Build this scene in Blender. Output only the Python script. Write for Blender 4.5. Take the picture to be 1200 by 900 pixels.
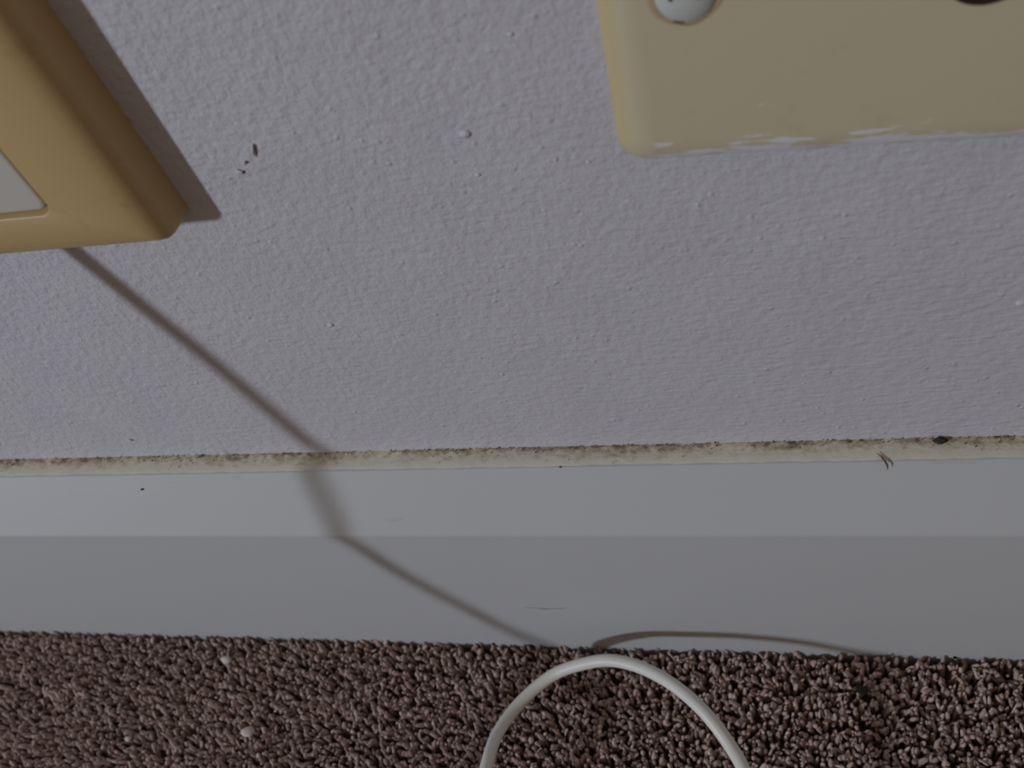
import bpy, bmesh, math, random
import numpy as np
from mathutils import Vector, Matrix

for o in list(bpy.data.objects): bpy.data.objects.remove(o)
scene = bpy.context.scene
C = scene.collection
rng = random.Random(7)

# ---------------------------------------------------------------- camera
RIGHT = Vector((0.96269073, 0.12249702, -0.24129035))
UP = Vector((0.03869681, 0.8201901, 0.57078083))
FWD = Vector((-0.26782291, 0.55882258, -0.78484916))
CAM = Vector((0.0, -0.16, 0.362441))
FPX = 1245.79                      # focal length in pixels of the 1200 px wide frame
cd = bpy.data.cameras.new('camera')
cd.sensor_width = 36.0; cd.lens = 36.0 * FPX / 1200.0
cd.clip_start = 0.01; cd.clip_end = 50
cd.dof.use_dof = True; cd.dof.focus_distance = 0.29; cd.dof.aperture_fstop = 20
cam = bpy.data.objects.new('camera', cd); C.objects.link(cam)
B = -FWD
cam.matrix_world = Matrix(((RIGHT.x, UP.x, B.x, CAM.x), (RIGHT.y, UP.y, B.y, CAM.y),
                           (RIGHT.z, UP.z, B.z, CAM.z), (0, 0, 0, 1)))
scene.camera = cam

# ---------------------------------------------------------------- world, lamps, exposure
w = bpy.data.worlds.new('room_ambience'); scene.world = w; w.use_nodes = True
bg = w.node_tree.nodes['Background']
bg.inputs['Color'].default_value = (1.0, 0.80, 0.62, 1); bg.inputs['Strength'].default_value = 0.17

KEY = Vector((-1.96, -1.92, 1.10))           # middle of the window on the left side of the room
AIM = Vector((-0.08, 0.0, 0.18))
ld = bpy.data.lights.new('window_left_offscreen', 'AREA'); ld.energy = 33.0; ld.color = (0.80, 0.885, 1.0)
ld.shape = 'RECTANGLE'; ld.size = 0.09; ld.size_y = 0.26     # the daylight gap between the curtains
lo = bpy.data.objects.new('window_left_offscreen', ld); C.objects.link(lo); lo.location = KEY
lo.rotation_euler = (AIM - KEY).to_track_quat('-Z', 'Y').to_euler()

scene.view_settings.view_transform = 'Standard'; scene.view_settings.look = 'None'
scene.view_settings.gamma = 1.0; scene.view_settings.use_curve_mapping = False
scene.view_settings.exposure = 0.0

# ---------------------------------------------------------------- helpers
def ray(px, py): return (RIGHT * ((px - 600) / FPX) - UP * ((py - 450) / FPX) + FWD)
def hit_y(px, py, y):
    r = ray(px, py); return CAM + r * ((y - CAM.y) / r.y)
def hit_z(px, py, z):
    r = ray(px, py); return CAM + r * ((z - CAM.z) / r.z)

def new_mat(name, color, rough=0.5, spec=0.4):
    m = bpy.data.materials.new(name); m.use_nodes = True
    b = m.node_tree.nodes['Principled BSDF']
    b.inputs['Base Color'].default_value = (*color, 1)
    b.inputs['Roughness'].default_value = rough
    b.inputs['Specular IOR Level'].default_value = spec
    return m, m.node_tree, b
def node(nt, t, **kw):
    n = nt.nodes.new(t)
    for k, v in kw.items():
        if k in n.inputs: n.inputs[k].default_value = v
        else: setattr(n, k, v)
    return n
def ramp(nt, src, stops):
    r = nt.nodes.new('ShaderNodeValToRGB'); e = r.color_ramp.elements
    while len(e) < len(stops): e.new(0.5)
    for i, (p, c) in enumerate(stops):
        e[i].position = p; e[i].color = (*c, 1) if len(c) == 3 else c
    nt.links.new(src, r.inputs['Fac']); return r
def coords(nt, scale=(1, 1, 1), loc=(0, 0, 0), rot=(0, 0, 0), kind='Object'):
    t = nt.nodes.new('ShaderNodeTexCoord'); m = nt.nodes.new('ShaderNodeMapping')
    m.inputs['Scale'].default_value = scale; m.inputs['Location'].default_value = loc; m.inputs['Rotation'].default_value = rot
    nt.links.new(t.outputs[kind], m.inputs['Vector']); return m.outputs['Vector']
def mixc(nt, fac, a, b):
    m = nt.nodes.new('ShaderNodeMix'); m.data_type = 'RGBA'
    for i, v in ((0, fac), (6, a), (7, b)):
        if isinstance(v, (int, float)): m.inputs[i].default_value = v
        elif isinstance(v, tuple): m.inputs[i].default_value = (*v, 1)
        else: nt.links.new(v, m.inputs[i])
    return m.outputs[2]
def math_n(nt, op, a, b=0.0):
    m = nt.nodes.new('ShaderNodeMath'); m.operation = op
    for i, v in ((0, a), (1, b)):
        if isinstance(v, (int, float)): m.inputs[i].default_value = v
        else: nt.links.new(v, m.inputs[i])
    return m.outputs[0]

def mesh_obj(name, verts, faces, mat, parent=None, smooth=True):
    me = bpy.data.meshes.new(name); me.from_pydata([tuple(v) for v in verts], [], faces); me.update()
    if smooth: me.polygons.foreach_set('use_smooth', [True] * len(me.polygons))
    if mat: me.materials.append(mat)
    o = bpy.data.objects.new(name, me); C.objects.link(o)
    if parent: o.parent = parent
    return o
def tag(o, label=None, cat=None, kind=None, group=None):
    if label: o['label'] = label
    if cat: o['category'] = cat
    if kind: o['kind'] = kind
    if group: o['group'] = group
    return o
def empty(name, loc=(0, 0, 0)):
    o = bpy.data.objects.new(name, None); C.objects.link(o); o.location = loc; o.empty_display_size = 0.01; return o

def rrect(w, h, r, n=8):
    pts = []
    for cx, cz, a0 in ((w/2-r, h/2-r, 0), (-w/2+r, h/2-r, 90), (-w/2+r, -h/2+r, 180), (w/2-r, -h/2+r, 270)):
        for i in range(n + 1):
            a = math.radians(a0 + 90 * i / n); pts.append((cx + r*math.cos(a), cz + r*math.sin(a)))
    return pts
def lofted(name, w, h, r, profile, mat, parent, hole=None, hole_depth=0.002, smooth=True):
    """rounded plate in the XZ plane, back at y=0, front towards -y; profile = (inset, protrusion); hole = (cx, cz, w, h, r)"""
    V = []; F = []; n = None; rings = []
    for ins, dep in profile:
        p = rrect(w - 2*ins, h - 2*ins, max(r - ins*0.55, 0.0006)); n = len(p)
        rings.append([len(V) + i for i in range(n)]); V += [(x, -dep, z) for x, z in p]
    if hole:
        cx, cz, hw, hh, hr = hole; d = profile[-1][1]
        for g, dd in ((0, d), (0.0004, d - 0.0004), (0.0005, d - hole_depth)):
            p = rrect(hw - 2*g, hh - 2*g, hr)
            rings.append([len(V) + i for i in range(n)]); V += [(cx + x, -dd, cz + z) for x, z in p]
    for a, b in zip(rings, rings[1:]):
        for i in range(n):
            j = (i + 1) % n; F.append((a[i], a[j], b[j], b[i]))
    F.append(tuple(rings[-1])); F.append(tuple(reversed(rings[0])))
    o = mesh_obj(name, V, F, mat, parent, smooth)
    bm = bmesh.new(); bm.from_mesh(o.data); bmesh.ops.recalc_face_normals(bm, faces=bm.faces); bm.to_mesh(o.data); bm.free()
    o.data.set_sharp_from_angle(angle=math.radians(50))
    return o
def tube(name, pts, rad, mat, parent=None, sides=14):
    P = [Vector(p) for p in pts]; V = []; F = []; R = rad if isinstance(rad, (list, tuple)) else [rad]*len(P)
    T = [(P[min(i+1, len(P)-1)] - P[max(i-1, 0)]).normalized() for i in range(len(P))]
    nrm = T[0].orthogonal().normalized()
    for i, p in enumerate(P):
        nrm = (nrm - T[i]*nrm.dot(T[i])).normalized(); bn = T[i].cross(nrm)
        for k in range(sides):
            a = 2*math.pi*k/sides; V.append(p + (nrm*math.cos(a) + bn*math.sin(a))*R[i])
    for i in range(len(P)-1):
        for k in range(sides):
            k2 = (k+1) % sides; F.append((i*sides+k, i*sides+k2, (i+1)*sides+k2, (i+1)*sides+k))
    F.append(tuple(reversed(range(sides)))); F.append(tuple((len(P)-1)*sides + k for k in range(sides)))
    return mesh_obj(name, V, F, mat, parent)
def spline(ctrl, per=14):
    P = [Vector(p) for p in ctrl]; P = [P[0]*2 - P[1]] + P + [P[-1]*2 - P[-2]]; out = []
    for i in range(1, len(P)-2):
        p0, p1, p2, p3 = P[i-1:i+3]
        def tj(a, b): return max((b-a).length, 1e-6) ** 0.5
        t0 = 0; t1 = tj(p0, p1); t2 = t1 + tj(p1, p2); t3 = t2 + tj(p2, p3)
        for k in range(per):
            t = t1 + (t2-t1)*k/per
            A1 = p0*((t1-t)/(t1-t0)) + p1*((t-t0)/(t1-t0)); A2 = p1*((t2-t)/(t2-t1)) + p2*((t-t1)/(t2-t1)); A3 = p2*((t3-t)/(t3-t2)) + p3*((t-t2)/(t3-t2))
            B1 = A1*((t2-t)/(t2-t0)) + A2*((t-t0)/(t2-t0)); B2 = A2*((t3-t)/(t3-t1)) + A3*((t-t1)/(t3-t1))
            out.append(B1*((t2-t)/(t2-t1)) + B2*((t-t1)/(t2-t1)))
    out.append(P[-2]); return out
def blob(name, loc, size, mat, parent=None, seed=0, jag=0.25, sub=2):
    r = random.Random(seed); bm = bmesh.new(); bmesh.ops.create_icosphere(bm, subdivisions=sub, radius=1)
    for v in bm.verts:
        s = 1 + r.uniform(-jag, jag); v.co = Vector((v.co.x*size[0], v.co.y*size[1], v.co.z*size[2]))*s
    me = bpy.data.meshes.new(name); bm.to_mesh(me); bm.free(); me.materials.append(mat)
    me.polygons.foreach_set('use_smooth', [True]*len(me.polygons))
    o = bpy.data.objects.new(name, me); C.objects.link(o); o.location = loc
    if parent: o.parent = parent
    return o

# ---------------------------------------------------------------- materials
def wall_material():
    m, nt, b = new_mat('wall_paint', (0.56, 0.55, 0.59), 0.55, 0.35); L = nt.links
    v = coords(nt)
    n1 = node(nt, 'ShaderNodeTexNoise', Scale=420.0, Detail=3.0, Roughness=0.55); L.new(v, n1.inputs['Vector'])
    vs = coords(nt, (0.42, 1, 1.25), rot=(0, math.radians(8), 0))
    n2 = node(nt, 'ShaderNodeTexNoise', Scale=520.0, Detail=2.0, Roughness=0.5); L.new(vs, n2.inputs['Vector'])
    vo = node(nt, 'ShaderNodeTexVoronoi', Scale=210.0); L.new(v, vo.inputs['Vector'])
    nib = ramp(nt, vo.outputs['Distance'], [(0.0, (1, 1, 1)), (0.16, (0, 0, 0))])
    big = node(nt, 'ShaderNodeTexNoise', Scale=45.0, Detail=2.0); L.new(v, big.inputs['Vector'])
    tc = nt.nodes.new('ShaderNodeTexCoord'); sx = nt.nodes.new('ShaderNodeSeparateXYZ'); L.new(tc.outputs['Object'], sx.inputs['Vector'])
    dr = nt.nodes.new('ShaderNodeMapRange'); dr.inputs[1].default_value = 0.34; dr.inputs[2].default_value = 0.14
    L.new(math_n(nt, 'SUBTRACT', sx.outputs['Z'], math_n(nt, 'MULTIPLY', sx.outputs['X'], 0.7)), dr.inputs[0])
    g1 = math_n(nt, 'SUBTRACT', 1.35, math_n(nt, 'MULTIPLY', dr.outputs[0], 0.75))
    g2 = math_n(nt, 'ADD', 0.12, math_n(nt, 'MULTIPLY', dr.outputs[0], 0.75))
    h = math_n(nt, 'ADD', math_n(nt, 'MULTIPLY', n1.outputs['Fac'], g1), math_n(nt, 'MULTIPLY', n2.outputs['Fac'], g2))
    h = math_n(nt, 'ADD', h, math_n(nt, 'MULTIPLY', nib.outputs['Color'], 0.40))
    h = math_n(nt, 'ADD', h, math_n(nt, 'MULTIPLY', big.outputs['Fac'], 0.8))
    bp = node(nt, 'ShaderNodeBump', Strength=1.0, Distance=0.00055); L.new(h, bp.inputs['Height'])
    L.new(bp.outputs['Normal'], b.inputs['Normal'])
    c = ramp(nt, big.outputs['Fac'], [(0.3, (0.580, 0.570, 0.615)), (0.7, (0.610, 0.602, 0.645))])
    L.new(c.outputs['Color'], b.inputs['Base Color'])
    return m
def trim_material():
    m, nt, b = new_mat('trim_paint', (0.55, 0.565, 0.58), 0.38, 0.45); L = nt.links
    v = coords(nt, (0.05, 1, 1))
    n = node(nt, 'ShaderNodeTexNoise', Scale=420.0, Detail=3.0); L.new(v, n.inputs['Vector'])
    v2 = coords(nt, (0.35, 1, 1)); n2 = node(nt, 'ShaderNodeTexNoise', Scale=90.0, Detail=4.0, Roughness=0.65); L.new(v2, n2.inputs['Vector'])
    h = math_n(nt, 'ADD', math_n(nt, 'MULTIPLY', n.outputs['Fac'], 0.5), math_n(nt, 'MULTIPLY', n2.outputs['Fac'], 0.6))
    bp = node(nt, 'ShaderNodeBump', Strength=0.6, Distance=0.00012); L.new(h, bp.inputs['Height']); L.new(bp.outputs['Normal'], b.inputs['Normal'])
    n3 = node(nt, 'ShaderNodeTexNoise', Scale=210.0, Detail=2.0); L.new(coords(nt, (0.25, 1, 1)), n3.inputs['Vector'])
    sp = ramp(nt, n3.outputs['Fac'], [(0.72, (0, 0, 0)), (0.80, (1, 1, 1))])
    L.new(mixc(nt, math_n(nt, 'MULTIPLY', sp.outputs['Color'], 0.35), (0.55, 0.565, 0.58), (0.36, 0.34, 0.31)), b.inputs['Base Color'])
    return m
def caulk_material():
    m, nt, b = new_mat('cream_caulk', (0.62, 0.56, 0.46), 0.65, 0.25); L = nt.links
    v = coords(nt, (0.75, 1, 1))
    n = node(nt, 'ShaderNodeTexNoise', Scale=420.0, Detail=4.0, Roughness=0.7); L.new(v, n.inputs['Vector'])
    t = nt.nodes.new('ShaderNodeTexCoord'); s = nt.nodes.new('ShaderNodeSeparateXYZ'); L.new(t.outputs['Object'], s.inputs['Vector'])
    # grime gathered in the joint with the wall (object y 0), clean towards the front edge
    back = nt.nodes.new('ShaderNodeMapRange'); back.inputs[1].default_value = -0.0052; back.inputs[2].default_value = -0.0002
    back.inputs[3].default_value = -0.25; back.inputs[4].default_value = 0.24; L.new(s.outputs['Y'], back.inputs[0])
    big = node(nt, 'ShaderNodeTexNoise', Scale=38.0, Detail=2.0); L.new(v, big.inputs['Vector'])
    f = math_n(nt, 'ADD', math_n(nt, 'ADD', n.outputs['Fac'], back.outputs[0]), math_n(nt, 'MULTIPLY', math_n(nt, 'SUBTRACT', big.outputs['Fac'], 0.5), 0.5))
    r = ramp(nt, f, [(0.42, (0.68, 0.645, 0.56)), (0.62, (0.52, 0.455, 0.34)), (0.86, (0.16, 0.125, 0.085))])
    L.new(r.outputs['Color'], b.inputs['Base Color'])
    bp = node(nt, 'ShaderNodeBump', Strength=0.7, Distance=0.0003); L.new(n.outputs['Fac'], bp.inputs['Height']); L.new(bp.outputs['Normal'], b.inputs['Normal'])
    return m
def plate_material(name, col, stain, rough, chips=False):
    m, nt, b = new_mat(name, col, rough, 0.4); L = nt.links
    v = coords(nt)
    n = node(nt, 'ShaderNodeTexNoise', Scale=120.0, Detail=4.0, Roughness=0.6); L.new(v, n.inputs['Vector'])
    r = ramp(nt, n.outputs['Fac'], [(0.58, (0, 0, 0)), (0.75, (1, 1, 1))])
    c = mixc(nt, math_n(nt, 'MULTIPLY', r.outputs['Color'], 0.7), col, stain)
    t = nt.nodes.new('ShaderNodeTexCoord'); s = nt.nodes.new('ShaderNodeSeparateXYZ'); L.new(t.outputs['Object'], s.inputs['Vector'])
    if chips:
        # yellowed rim on the short edge
        e = nt.nodes.new('ShaderNodeMapRange'); e.inputs[1].default_value = -0.0578; e.inputs[2].default_value = -0.0545
        e.inputs[3].default_value = 0.75; e.inputs[4].default_value = 0.0; L.new(s.outputs['X'], e.inputs[0])
        c = mixc(nt, e.outputs[0], c, (0.60, 0.46, 0.22))
        # white scrapes along the lower bevel
        vs = coords(nt, (0.22, 1, 1.0), rot=(0, math.radians(-14), 0))
        k = node(nt, 'ShaderNodeTexNoise', Scale=700.0, Detail=3.0); L.new(vs, k.inputs['Vector'])
        big = node(nt, 'ShaderNodeTexNoise', Scale=60.0, Detail=1.0); L.new(v, big.inputs['Vector'])
        lo_ = nt.nodes.new('ShaderNodeMapRange'); lo_.inputs[1].default_value = -0.0330; lo_.inputs[2].default_value = -0.0258
        lo_.inputs[3].default_value = 0.17; lo_.inputs[4].default_value = -0.30; L.new(s.outputs['Z'], lo_.inputs[0])
        q = math_n(nt, 'ADD', math_n(nt, 'ADD', k.outputs['Fac'], lo_.outputs[0]), math_n(nt, 'MULTIPLY', math_n(nt, 'SUBTRACT', big.outputs['Fac'], 0.5), 0.7))
        qr = ramp(nt, q, [(0.52, (0, 0, 0)), (0.60, (1, 1, 1))])
        x = nt.nodes.new('ShaderNodeMapRange'); x.inputs[1].default_value = -0.054; x.inputs[2].default_value = -0.050; L.new(s.outputs['X'], x.inputs[0])
        c = mixc(nt, math_n(nt, 'MULTIPLY', math_n(nt, 'MULTIPLY', qr.outputs['Color'], x.outputs[0]), 0.95), c, (0.76, 0.76, 0.79))
    L.new(c, b.inputs['Base Color'])
    n2 = node(nt, 'ShaderNodeTexNoise', Scale=700.0, Detail=2.0); L.new(v, n2.inputs['Vector'])
    bp = node(nt, 'ShaderNodeBump', Strength=0.4, Distance=0.00006); L.new(n2.outputs['Fac'], bp.inputs['Height']); L.new(bp.outputs['Normal'], b.inputs['Normal'])
    return m
def carpet_material():
    m, nt, b = new_mat('carpet_yarn', (0.2, 0.13, 0.11), 0.95, 0.1); L = nt.links
    a = nt.nodes.new('ShaderNodeAttribute'); a.attribute_name = 'tuft'
    r = ramp(nt, a.outputs['Fac'], [(0.0, (0.24, 0.165, 0.148)), (0.45, (0.49, 0.365, 0.33)), (0.8, (0.68, 0.535, 0.485)), (1.0, (0.78, 0.645, 0.575))])
    n = node(nt, 'ShaderNodeTexNoise', Scale=1500.0, Detail=2.0); L.new(coords(nt), n.inputs['Vector'])
    c = mixc(nt, math_n(nt, 'MULTIPLY', n.outputs['Fac'], 0.5), r.outputs['Color'], (0.30, 0.205, 0.18))
    L.new(c, b.inputs['Base Color'])
    bp = node(nt, 'ShaderNodeBump', Strength=0.6, Distance=0.0004); L.new(n.outputs['Fac'], bp.inputs['Height']); L.new(bp.outputs['Normal'], b.inputs['Normal'])
    return m
def floor_material():
    m, nt, b = new_mat('carpet_far', (0.12, 0.08, 0.07), 0.95, 0.1); L = nt.links
    vo = node(nt, 'ShaderNodeTexVoronoi', Scale=380.0); L.new(coords(nt), vo.inputs['Vector'])
    r = ramp(nt, vo.outputs['Color'], [(0.0, (0.20, 0.145, 0.13)), (1.0, (0.40, 0.30, 0.27))]); L.new(r.outputs['Color'], b.inputs['Base Color'])
    bp = node(nt, 'ShaderNodeBump', Strength=1.0, Distance=0.004, invert=True); L.new(vo.outputs['Distance'], bp.inputs['Height']); L.new(bp.outputs['Normal'], b.inputs['Normal'])
    return m
M_wall = wall_material(); M_trim = trim_material(); M_caulk = caulk_material()
M_tan = plate_material('aged_tan_plastic', (0.51, 0.365, 0.17), (0.38, 0.25, 0.10), 0.42)
M_cream = plate_material('aged_cream_plastic', (0.62, 0.55, 0.38), (0.56, 0.49, 0.33), 0.36, chips=True)
M_carpet = carpet_material(); M_floor = floor_material()
M_device = new_mat('white_device_plastic', (0.62, 0.60, 0.56), 0.4)[0]
M_cable = new_mat('white_cable_jacket', (0.74, 0.73, 0.69), 0.42, 0.4)[0]
M_metal = new_mat('steel', (0.6, 0.6, 0.6), 0.3)[0]; M_metal.node_tree.nodes['Principled BSDF'].inputs['Metallic'].default_value = 1
M_screw = new_mat('painted_screw', (0.58, 0.60, 0.58), 0.25, 0.6)[0]
M_rust = new_mat('rust_brown', (0.16, 0.085, 0.04), 0.7)[0]
M_dark = new_mat('dark_socket', (0.035, 0.012, 0.010), 0.5)[0]
M_black = new_mat('dark_slot', (0.02, 0.018, 0.016), 0.6)[0]
M_dirt_shade = new_mat('grey_brown_dirt_and_shade', (0.13, 0.105, 0.075), 0.9, 0.1)[0]  # dirt, and also the painted shade beside the paint flakes
M_clump = new_mat('dark_dust', (0.06, 0.055, 0.045), 0.95, 0.05)[0]
M_wood = new_mat('brown_splinter', (0.16, 0.085, 0.035), 0.7)[0]
M_crumb = new_mat('white_crumb', (0.62, 0.56, 0.52), 0.8)[0]
M_flake = new_mat('wall_paint_flake', (0.57, 0.56, 0.59), 0.5)[0]

# ---------------------------------------------------------------- the setting
TB = 0.019                                       # how far the baseboard face stands out
ZL, ZS = hit_y(600, 527, 0).z, hit_y(600, 628, -0.019).z                           # ledge height, height of the bevel's lower edge
FB = -0.011                                      # backing of the carpet; the pile tips reach z = 0
wall = tag(mesh_obj('wall_back', [(-1.6, 0, FB), (1.6, 0, FB), (1.6, 0, 2.4), (-1.6, 0, 2.4), (-1.6, 0.1, FB), (1.6, 0.1, FB), (1.6, 0.1, 2.4), (-1.6, 0.1, 2.4)],
    [(0, 1, 2, 3), (5, 4, 7, 6), (4, 0, 3, 7), (1, 5, 6, 2), (3, 2, 6, 7), (4, 5, 1, 0)], M_wall, smooth=False),
    'pale lavender painted wall with fine roller stipple', kind='structure')
floor = tag(mesh_obj('floor', [(-1.6, -2.2, FB), (1.6, -2.2, FB), (1.6, 0, FB), (-1.6, 0, FB), (-1.6, -2.2, FB-.03), (1.6, -2.2, FB-.03), (1.6, 0, FB-.03), (-1.6, 0, FB-.03)],
    [(0, 1, 2, 3), (7, 6, 5, 4), (4, 5, 1, 0), (5, 6, 2, 1), (6, 7, 3, 2), (7, 4, 0, 3)], M_floor, smooth=False),
    'brown carpeted floor along the baseboard', kind='structure')

def extrude_x(name, prof, x0, x1, mat, parent=None, nx=2, wob=0.0, seed=1):
    """prof: list of (y, z) from back-bottom round the front to back-top"""
    r = random.Random(seed); V = []; F = []; n = len(prof)
    ph = [r.uniform(0, 6.28) for _ in range(6)]
    for i in range(nx):
        x = x0 + (x1-x0)*i/(nx-1); d = sum(math.sin(x*k*60 + p) for k, p in zip((1, 2.3, 3.7, 6.1, 9.7, 15), ph))/6*wob
        V += [(x, y + (d if 0 < j < n-1 else 0)*0.5, z + (d if 0 < j < n-1 else 0)) for j, (y, z) in enumerate(prof)]
    for i in range(nx-1):
        for j in range(n):
            k = (j+1) % n; F.append((i*n+j, i*n+k, (i+1)*n+k, (i+1)*n+j))
    F.append(tuple(range(n))); F.append(tuple(reversed([(nx-1)*n + j for j in range(n)])))
    o = mesh_obj(name, V, F, mat, parent)
    bm = bmesh.new(); bm.from_mesh(o.data); bmesh.ops.recalc_face_normals(bm, faces=bm.faces); bm.to_mesh(o.data); bm.free()
    o.data.set_sharp_from_angle(angle=math.radians(25))
    return o
YL = -0.0062
base = extrude_x('baseboard_back', [(0, FB), (-TB, FB), (-TB, ZS - 0.0008), (-TB + 0.0001, ZS - 0.0002), (-TB + 0.0004, ZS + 0.0004),
    (YL - 0.0003, ZL - 0.0006), (YL - 0.0001, ZL - 0.0002), (YL + 0.0004, ZL - 0.0001), (0, ZL - 0.0001)], -1.6, 1.6, M_trim)
tag(base, 'white painted baseboard with sloping upper bevel', kind='structure')
caulk = extrude_x('caulk_bead', [(0, ZL - 0.0003), (YL + 0.0002, ZL - 0.0002), (YL + 0.0010, ZL + 0.0002), (-0.0035, ZL + 0.0003), (-0.0015, ZL + 0.0005), (-0.0004, ZL + 0.0009), (0, ZL + 0.0012)],
    -0.5, 0.35, M_caulk, base, nx=340, wob=0.00035)
tag(caulk, 'cream dirty caulk bead on the baseboard ledge')
# grime grains caught in the joint
def grains():
    r = random.Random(11); V = []; F = []
    oct_f = [(0, 2, 4), (2, 1, 4), (1, 3, 4), (3, 0, 4), (2, 0, 5), (1, 2, 5), (3, 1, 5), (0, 3, 5)]
    dens = [r.random() for _ in range(60)]
    n = 0
    while n < 900:
        x = r.uniform(-0.33, 0.12); d = dens[int((x + 0.33)/0.45*59)]
        if r.random() > 0.25 + 0.75*d: continue
        y = -abs(r.gauss(0.0004, 0.0007)) if r.random() < 0.96 else r.uniform(YL + 0.0005, -0.001)
        if y < YL + 0.0003: continue
        z = ZL + 0.0005 + max(0, (0.0022 + y))*0.55; s = r.uniform(0.00008, 0.00026) * (1.6 if r.random() < 0.06 else 1)
        o = len(V)
        for dx, dy, dz in ((1, 0, 0), (-1, 0, 0), (0, 1, 0), (0, -1, 0), (0, 0, 1), (0, 0, -1)):
            k = s*r.uniform(0.6, 1.3); V.append((x + dx*k*1.3, min(y + dy*k, -0.00002), z + dz*k*0.8))
        F += [tuple(o + i for i in f) for f in oct_f]; n += 1
    return V, F
gv, gf = grains()
tag(mesh_obj('dirt_grains', gv, gf, M_dirt_shade, base, smooth=False), 'dark dirt grains along the caulk', kind='stuff')

# carpet pile: every tuft a short twisted bent yarn end
FINE = (-0.42, 0.18, -0.165)
def carpet_pile(x0, x1, y0, sp, fat, sides, lev, skip=None):
    rs = np.random.RandomState(5); y1 = -TB - 0.0004
    gx, gy = np.meshgrid(np.arange(x0, x1, sp), np.arange(y0, y1, sp)); gx = gx.ravel(); gy = gy.ravel()
    if skip:
        k = ~((gx > skip[0]) & (gx < skip[1]) & (gy > skip[2])); gx = gx[k]; gy = gy[k]
    n = gx.size
    bx = gx.ravel() + rs.uniform(-.45, .45, n)*sp; by = np.minimum(gy.ravel() + rs.uniform(-.45, .45, n)*sp, y1 - 0.0006)
    hgt = rs.uniform(0.0078, 0.0110, n); rad = rs.uniform(0.00052, 0.00098, n)*fat
    ang = rs.uniform(0, 2*np.pi, n); lean = np.abs(rs.normal(0.0, 0.0020, n)) + 0.0006
    lx = np.cos(ang)*lean; ly = np.sin(ang)*lean
    V = np.zeros((n, len(lev)*sides, 3)); tw = rs.uniform(-2.5, 2.5, n); ph = rs.uniform(0, 6.28, n); ov = rs.uniform(0.62, 1.0, n)
    for i, (t, rr) in enumerate(lev):
        for k in range(sides):
            a = 2*np.pi*k/sides; ca = np.cos(a)*rad*rr; sa = np.sin(a)*rad*rr*ov
            th = ph + tw*t; ex = ca*np.cos(th) - sa*np.sin(th); ey = ca*np.sin(th) + sa*np.cos(th)
            q = i*sides + k
            V[:, q, 0] = bx + lx*t*t + ex
            V[:, q, 1] = np.minimum(by + ly*t*t + ey, -TB - 0.00005)
            V[:, q, 2] = FB + hgt*t + (ex*lx + ey*ly)/np.maximum(lean, 1e-5)*(-0.35)*t
    nv = len(lev)*sides; fl = []
    for i in range(len(lev)-1):
        for k in range(sides):
            k2 = (k+1) % sides; fl.append((i*sides+k, i*sides+k2, (i+1)*sides+k2, (i+1)*sides+k))
    fl = np.array(fl); quads = (fl[None] + (np.arange(n)*nv)[:, None, None]).reshape(-1, 4)
    top = np.array([[(len(lev)-1)*sides + k for k in range(sides)]]); caps = (top[None] + (np.arange(n)*nv)[:, None, None]).reshape(-1, sides)
    me = bpy.data.meshes.new('carpet_pile')
    loops = np.concatenate([quads.ravel(), caps.ravel()]); nq, nc = len(quads), len(caps)
    me.vertices.add(n*nv); me.vertices.foreach_set('co', V.ravel())
    me.loops.add(len(loops)); me.loops.foreach_set('vertex_index', loops)
    me.polygons.add(nq + nc)
    me.polygons.foreach_set('loop_start', np.concatenate([np.arange(nq)*4, nq*4 + np.arange(nc)*sides]))
    me.polygons.foreach_set('use_smooth', np.ones(nq + nc, bool))
    at = me.attributes.new('tuft', 'FLOAT', 'POINT')
    shade = np.clip(rs.normal(0.5, 0.2, n), 0, 1)
    at.data.foreach_set('value', np.repeat(shade, nv))
    me.update(); me.validate(); me.materials.append(M_carpet)
    o = bpy.data.objects.new('carpet_pile', me); C.objects.link(o); o.parent = floor
    return o
tag(carpet_pile(*FINE, 0.00162, 1.0, 6, [(0.0, 0.75), (0.45, 0.95), (0.75, 1.12), (0.92, 0.9), (1.0, 0.35)]), 'short brown twisted carpet pile', kind='stuff')
tag(carpet_pile(-0.80, 0.50, -0.42, 0.0031, 1.9, 4, [(0.2, 0.9), (0.75, 1.1), (1.0, 0.45)], FINE), 'short brown twisted carpet pile', kind='stuff')
for xa, xb, ya, yb in ((-1.6, -0.797, -2.2, -TB), (0.497, 1.6, -2.2, -TB), (-0.797, 0.497, -2.2, -0.417)):
    mesh_obj('carpet_surface', [(xa, ya, FB), (xb, ya, FB), (xb, yb, FB), (xa, yb, FB), (xa, ya, -0.0022), (xb, ya, -0.0022), (xb, yb, -0.0022), (xa, yb, -0.0022)],
             [(3, 2, 1, 0), (4, 5, 6, 7), (0, 1, 5, 4), (1, 2, 6, 5), (2, 3, 7, 6), (3, 0, 4, 7)], M_floor, floor, smooth=False)

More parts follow.
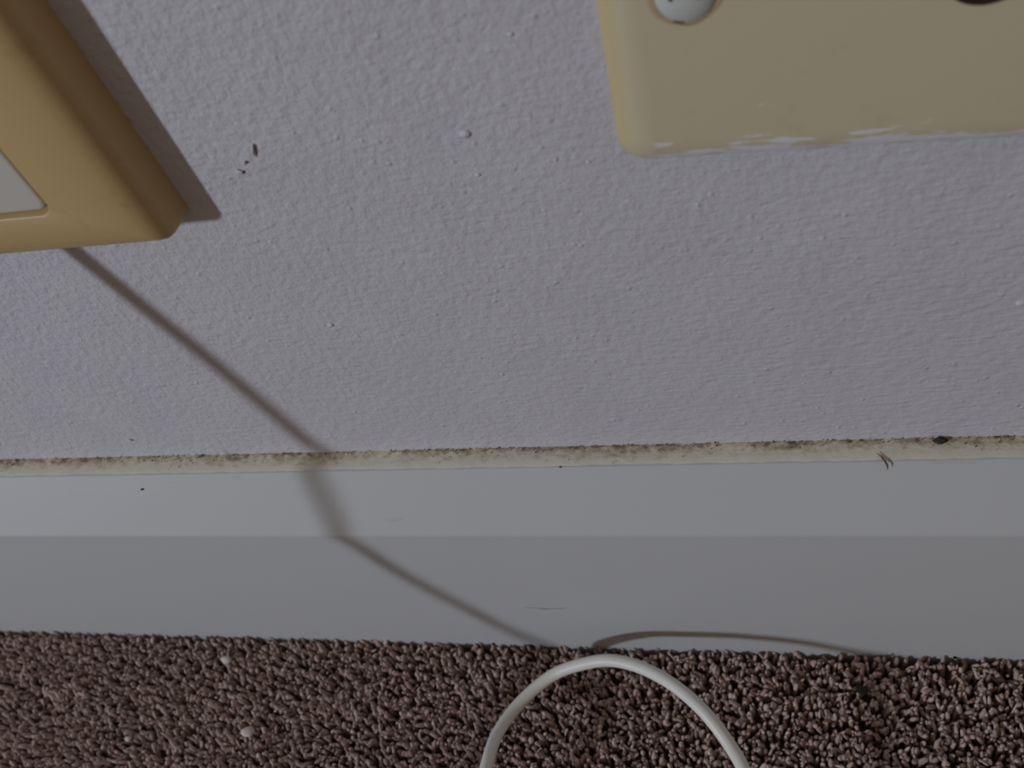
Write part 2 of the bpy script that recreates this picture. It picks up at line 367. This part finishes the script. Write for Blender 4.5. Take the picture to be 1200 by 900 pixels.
# ---------------------------------------------------------------- tan plate with white insert
LX, LZ = hit_y(226, 250, 0).x, hit_y(190, 282, -0.0098).z - 0.0022                          # lower outer corner by the wall
LW, LH = 0.074, 0.118
lp = empty('outlet_plate', (LX - LW/2, 0, LZ + LH/2))
tag(lp, 'thick yellowed tan outlet plate with a white rectangular insert', 'outlet plate')
q = hit_y(66, 253, -0.0115)
face_w, face_h = 2*(q.x - (LX - LW/2)), 2*(LZ + LH/2 - q.z)
lofted('cover', LW, LH, 0.0030, [(0, 0.0), (0.0001, 0.0010), (0.0008, 0.0068), (0.0013, 0.0084), (0.0026, 0.0100), (0.0044, 0.0110), (0.0064, 0.0114), (0.0080, 0.0115)],
       M_tan, lp, hole=(0, 0, face_w, face_h, 0.0032), hole_depth=0.0060)
ins = lofted('insert', face_w - 0.0026, face_h - 0.0026, 0.0026, [(0, 0.0056), (0, 0.0103), (0.0003, 0.0106), (0.0010, 0.0108)], M_device, lp)
tag(ins, 'white receptacle insert')
for sz in (0.026, -0.004):
    for sx, hh in ((-0.0062, 0.0085), (0.0062, 0.0068)):
        s = lofted('slot', 0.0018, hh, 0.0004, [(0, 0.0105), (0.0001, 0.01085)], M_black, ins); s.location = (sx, 0, sz + 0.004)
    s = lofted('slot', 0.0046, 0.0046, 0.0022, [(0, 0.0105), (0.0001, 0.01085)], M_black, ins); s.location = (0, 0, sz - 0.006)

# ---------------------------------------------------------------- cream plate lying sideways with painted screw
RW, RH = 0.118, 0.072
rp = empty('wall_plate')
tag(rp, 'cream plastic wall plate with scraped lower edge and painted screw', 'wall plate')
corner = hit_y(727, 188, -0.001)
rot = Matrix.Rotation(math.radians(2.6), 4, 'Y')
rp.rotation_euler = (0, math.radians(2.6), 0)
off = rot @ Vector((-RW/2, 0, -RH/2)); rp.location = (corner.x - off.x, 0, corner.z - off.z)
lofted('cover', RW, RH, 0.0060, [(0, 0.0), (0.0001, 0.0006), (0.0006, 0.0016), (0.0016, 0.0026), (0.0034, 0.0037), (0.0052, 0.0043), (0.0075, 0.0045)], M_cream, rp)
def on_plate(px, py, y=-0.0045):
    return rot.inverted() @ (hit_y(px, py, y) - Vector(rp.location))
def dome(name, c, r, h, mat, parent, n=24, rings=6):
    V = []; F = []
    for i in range(rings):
        a = math.pi/2*i/rings
        V += [(c[0] + r*math.cos(a)*math.cos(2*math.pi*k/n), c[1] - h*math.sin(a), c[2] + r*math.cos(a)*math.sin(2*math.pi*k/n)) for k in range(n)]
    V.append((c[0], c[1] - h, c[2]))
    for i in range(rings-1):
        for k in range(n): F.append((i*n+k, (i+1)*n+k, (i+1)*n+(k+1) % n, i*n+(k+1) % n))
    for k in range(n): F.append(((rings-1)*n+k, rings*n, (rings-1)*n+(k+1) % n))
    o = mesh_obj(name, V, F, mat, parent)
    bm = bmesh.new(); bm.from_mesh(o.data); bmesh.ops.recalc_face_normals(bm, faces=bm.faces); bm.to_mesh(o.data); bm.free()
    return o
sc = on_plate(803, -6)
screw = dome('screw', (sc.x, -0.0043, sc.z), 0.0053, 0.0023, M_screw, rp)
tag(screw, 'grey painted domed screw head with rusty chips')
slot = lofted('slot', 0.0056, 0.0010, 0.0004, [(0, 0.0), (0.0001, 0.0023)], M_rust, screw); slot.location = (sc.x, -0.0041, sc.z + 0.0006); slot.rotation_euler = (0, 0.0, 0)
ring = []
V = []; F = []; n = 28
for k in range(n):
    a = 2*math.pi*k/n
    for rr, yy in ((0.0051, 0.0046), (0.0056 + 0.0003*math.sin(3*a), 0.00485), (0.0062 + 0.0004*math.sin(2*a+1), 0.0045)):
        V.append((sc.x + rr*math.cos(a), -yy, sc.z + rr*math.sin(a)))
for k in range(n):
    for j in range(2): F.append((k*3+j, k*3+j+1, ((k+1) % n)*3+j+1, ((k+1) % n)*3+j))
M_ring = new_mat('yellowed_paint_ring', (0.50, 0.40, 0.24), 0.5)[0]
tag(mesh_obj('paint_ring', V, F, M_ring, rp), 'yellowed paint ring round the screw')
for i, (px, py, sx, sz, rz) in enumerate(((796, 24, 0.0010, 0.0004, 0.1), (815, 18, 0.0010, 0.00045, -0.5))):
    q = on_plate(px, py, -0.005); blob('rust_chip', (q.x, -0.0053, q.z), (sx, 0.00035, sz), M_rust, rp, seed=40+i).rotation_euler = (0, rz, 0)
jk = on_plate(1157, -27)
V = []; F = []; n = 28
prof = [(0.0062, 0.0), (0.0060, 0.0006), (0.0052, 0.0009), (0.0046, 0.0006), (0.0044, 0.0002)]
for k in range(n):
    a = 2*math.pi*k/n
    V += [(jk.x + rr*math.cos(a), -0.0045 - yy, jk.z + rr*math.sin(a)*0.8) for rr, yy in prof]
for k in range(n):
    for j in range(len(prof)-1): F.append((k*5+j, k*5+j+1, ((k+1) % n)*5+j+1, ((k+1) % n)*5+j))
F.append(tuple(k*5+4 for k in range(n)))
tag(mesh_obj('socket_opening', V, F, M_dark, rp), 'dark reddish round socket opening')

# ---------------------------------------------------------------- white cable: outlet -> behind the viewer -> loop over the carpet
def toward_lamp(px, py, y, s):
    q = hit_y(px, py, y); return q + (KEY - q)*(s/2.4)
shadow_ctrl = [((85, 292), 0, 0.040), ((165, 357), 0, 0.062), ((250, 425), 0, 0.085), ((330, 492), 0, 0.100), ((372, 526), 0, 0.108),
               ((400, 629), -TB, 0.112), ((470, 672), -TB, 0.112), ((545, 712), -TB, 0.112), ((618, 748), -TB, 0.112)]
hang = [toward_lamp(*p, y, s) for p, y, s in shadow_ctrl]
def loop_point(px, py, sz):
    """point on the view ray whose lamp shadow meets the baseboard face at height sz"""
    best = None; r = ray(px, py)
    for i in range(6000):
        q = CAM + r*(0.25 + 0.25*i/6000)
        if q.y > -TB - 0.003: break
        d = q - KEY; s = KEY + d*((-TB - KEY.y)/d.y); e = abs(s.z - sz)
        if best is None or e < best[0]: best = (e, q)
    return best[1]
loop_px = [((568, 905), -0.012), ((583, 860), -0.010), ((610, 823), -0.006), ((648, 791), 0.001), ((688, 777), 0.0085), ((715, 774), 0.0115), ((745, 780), 0.012),
           ((785, 800), 0.0115), ((825, 834), 0.007), ((855, 873), -0.001), ((873, 905), -0.006)]
loop = [loop_point(*p, z) for p, z in loop_px]
plug = Vector((LX - LW/2, -0.0115, LZ + LH/2 + 0.036))
start = plug + Vector((-0.012, -0.010, 0.0))
e0, e1 = loop[0], loop[-1]
path = [start, start + Vector((-0.014, -0.003, -0.002)), start + Vector((-0.025, -0.006, -0.018)), hang[0] + Vector((-0.009, 0.002, 0.036))] + hang + \
       [Vector((-0.150, -0.125, 0.006)), Vector((-0.120, -0.120, 0.003)), Vector((e0.x - 0.004, e0.y - 0.022, max(e0.z - 0.002, 0.003)))] + loop + \
       [Vector((e1.x + 0.006, e1.y - 0.018, e1.z - 0.004)), Vector((e1.x + 0.03, e1.y - 0.06, 0.003)), Vector((e1.x + 0.09, e1.y - 0.085, 0.0025))]
CR = 0.00215
cable = empty('charging_cable', (path[-1].x, path[-1].y, 0.0))
tag(cable, 'white charging cable looping over the carpet beside the baseboard', 'cable')
def keep(o):
    o.location = -Vector(cable.location); return o
keep(tube('cord', spline(path, 16), CR, M_cable, cable))
tail = path[-1]; tdir = (path[-1] - path[-2]).normalized()
keep(tube('connector', [tail - tdir*0.002, tail + tdir*0.001, tail + tdir*0.010, tail + tdir*0.022, tail + tdir*0.023], [0.0026, 0.0035, 0.0040, 0.0040, 0.0034], M_device, cable))
keep(tube('contact', [tail + tdir*0.0225, tail + tdir*0.029, tail + tdir*0.0295], [0.0026, 0.0026, 0.0022], M_metal, cable))
ad_ = lofted('adapter', 0.026, 0.028, 0.004, [(0, 0.0), (0, 0.013), (0.0012, 0.0165), (0.003, 0.018)], M_device, cable)
ad_.location = plug - Vector(cable.location)

# ---------------------------------------------------------------- small marks and debris
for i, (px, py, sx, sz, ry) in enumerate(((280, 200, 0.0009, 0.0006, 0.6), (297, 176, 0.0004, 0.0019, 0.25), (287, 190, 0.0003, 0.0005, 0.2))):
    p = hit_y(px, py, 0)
    V = [(-sx, 0, -sz), (sx, -0.0001, -sz*0.8), (sx*0.9, -0.0007, sz), (-sx*0.5, -0.0003, sz*0.8), (0, -0.0009, -sz*0.1),
         (-sx, 0.0002, -sz), (sx, 0.0002, -sz*0.8), (sx*0.9, 0.0002, sz), (-sx*0.5, 0.0002, sz*0.8)]
    F = [(0, 1, 4), (1, 2, 4), (2, 3, 4), (3, 0, 4), (0, 5, 6, 1), (1, 6, 7, 2), (2, 7, 8, 3), (3, 8, 5, 0)]
    o = mesh_obj('paint_flake', V, F, M_flake, wall, smooth=False); o.location = p; o.rotation_euler = (0, ry, 0)
    V = [(-0.25*sx, 0, -sz*0.9), (0.45*sx, 0, -sz), (0.7*sx, 0, sz*0.4), (0.4*sx, 0, sz*1.1)]  # dark crack sheet, stands in for the shade of the lifted paint
    o = mesh_obj('crack_shade', [(x + sx*0.9, -0.00006, z) for x, _, z in V] + [(x + sx*0.9, 0.0001, z) for x, _, z in V],
                 [(0, 1, 2, 3), (4, 7, 6, 5), (0, 4, 5, 1), (1, 5, 6, 2), (2, 6, 7, 3), (3, 7, 4, 0)], M_dirt_shade, wall, smooth=False)
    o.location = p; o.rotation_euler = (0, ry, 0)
for i, (px, py, r) in enumerate(((545, 157, 0.0013), (387, 381, 0.0010), (1197, 355, 0.0013), (598, 40, 0.0007), (690, 190, 0.0006), (651, 187, 0.0006), (560, 205, 0.0007), (942, 449, 0.0005), (958, 478, 0.0005))):
    p = hit_y(px, py, 0); blob('paint_nib', p, (r, r*0.32, r*0.8), M_wall, wall, seed=i, jag=0.12)
p = hit_y(955, 281, 0)
o = tube('brush_ridge', [(p.x + (t - 0.5)*0.014, -0.0000, p.z - (t - 0.5)*0.0004) for t in (0, .25, .5, .75, 1)], [0.00005, 0.00014, 0.00018, 0.00012, 0.00005], M_wall, wall)
p = hit_y(640, 713, -TB)
M_scuff = new_mat('grey_scuff', (0.24, 0.24, 0.25), 0.6)[0]
tube('scuff_mark', [(p.x + (t - 0.5)*0.017, -TB + 0.00012, p.z + 0.0004*math.sin(t*9)) for t in [i/8 for i in range(9)]], [0.0001, .00022, .00016, .00030, .00035, .0002, .00026, .0002, .0001], M_scuff, base)

p = hit_z(1035, 539, ZL)
sp = tube('wood_splinter', [(-0.0014, 0.0016, 0.0009), (-0.0005, 0.0006, 0.0008), (0.0003, -0.0006, 0.0006), (0.0009, -0.0018, 0.0002), (0.0010, -0.0026, -0.0008)], [0.00008, 0.0002, 0.0003, 0.00028, 0.00008], M_wood, None, 7)
sp.location = p; tag(sp, 'tiny brown splinter lying on the baseboard ledge', 'splinter')
p = hit_z(1101, 516, ZL); d = blob('dust_clump', (p.x, -0.0013, ZL + 0.0016), (0.0014, 0.0008, 0.0008), M_clump, None, seed=3, jag=0.55)
tag(d, 'dark grey dust clump in the joint above the baseboard', 'dust')
def bevel_point(px, py):
    lo_, hi = YL, -TB
    for _ in range(40):
        m = (lo_ + hi)/2; q = hit_y(px, py, m); zz = ZL + (ZS - ZL)*(m - YL)/(-TB - YL)
        if q.z > zz: lo_ = m
        else: hi = m
    return q
for i, (px, py, s, lab) in enumerate(((753, 621, 0.0006, 'dark speck low on the white baseboard beside the scuff'), (167, 573, 0.0007, 'dark speck on the white baseboard below the tan plate'), (657, 547, 0.0005, 'tiny dark speck on the cream ledge rim'))):
    q = bevel_point(px, py); tag(blob('dirt_speck', q + Vector((0, -s*0.2, s*0.1)), (s, s*0.5, s*0.5), M_dirt_shade, None, seed=60+i), lab, 'dirt speck')
q = hit_y(152, 516, -0.0003)
tag(blob('paint_crumb', q, (0.0011, 0.0005, 0.0005), M_crumb, None, seed=71), 'small white paint crumb stuck to the wall above the caulk', 'crumb')
for i, (px, py, s, mt, lab) in enumerate(((265, 773, 0.0021, M_crumb, 'white angular crumb on the carpet close to the baseboard'),
        (290, 858, 0.0024, M_crumb, 'round pale lint crumb on the open carpet'), (150, 866, 0.0013, M_crumb, 'tiny pale crumb on the shaded carpet'),
        (1010, 808, 0.0020, M_black, 'black crumb on the carpet near the baseboard'))):
    q = hit_z(px, py, 0.0); tag(blob('carpet_crumb', (q.x, q.y, -0.0002), (s, s*0.8, s*0.7), mt, None, seed=80+i, jag=0.3), lab, 'crumb')
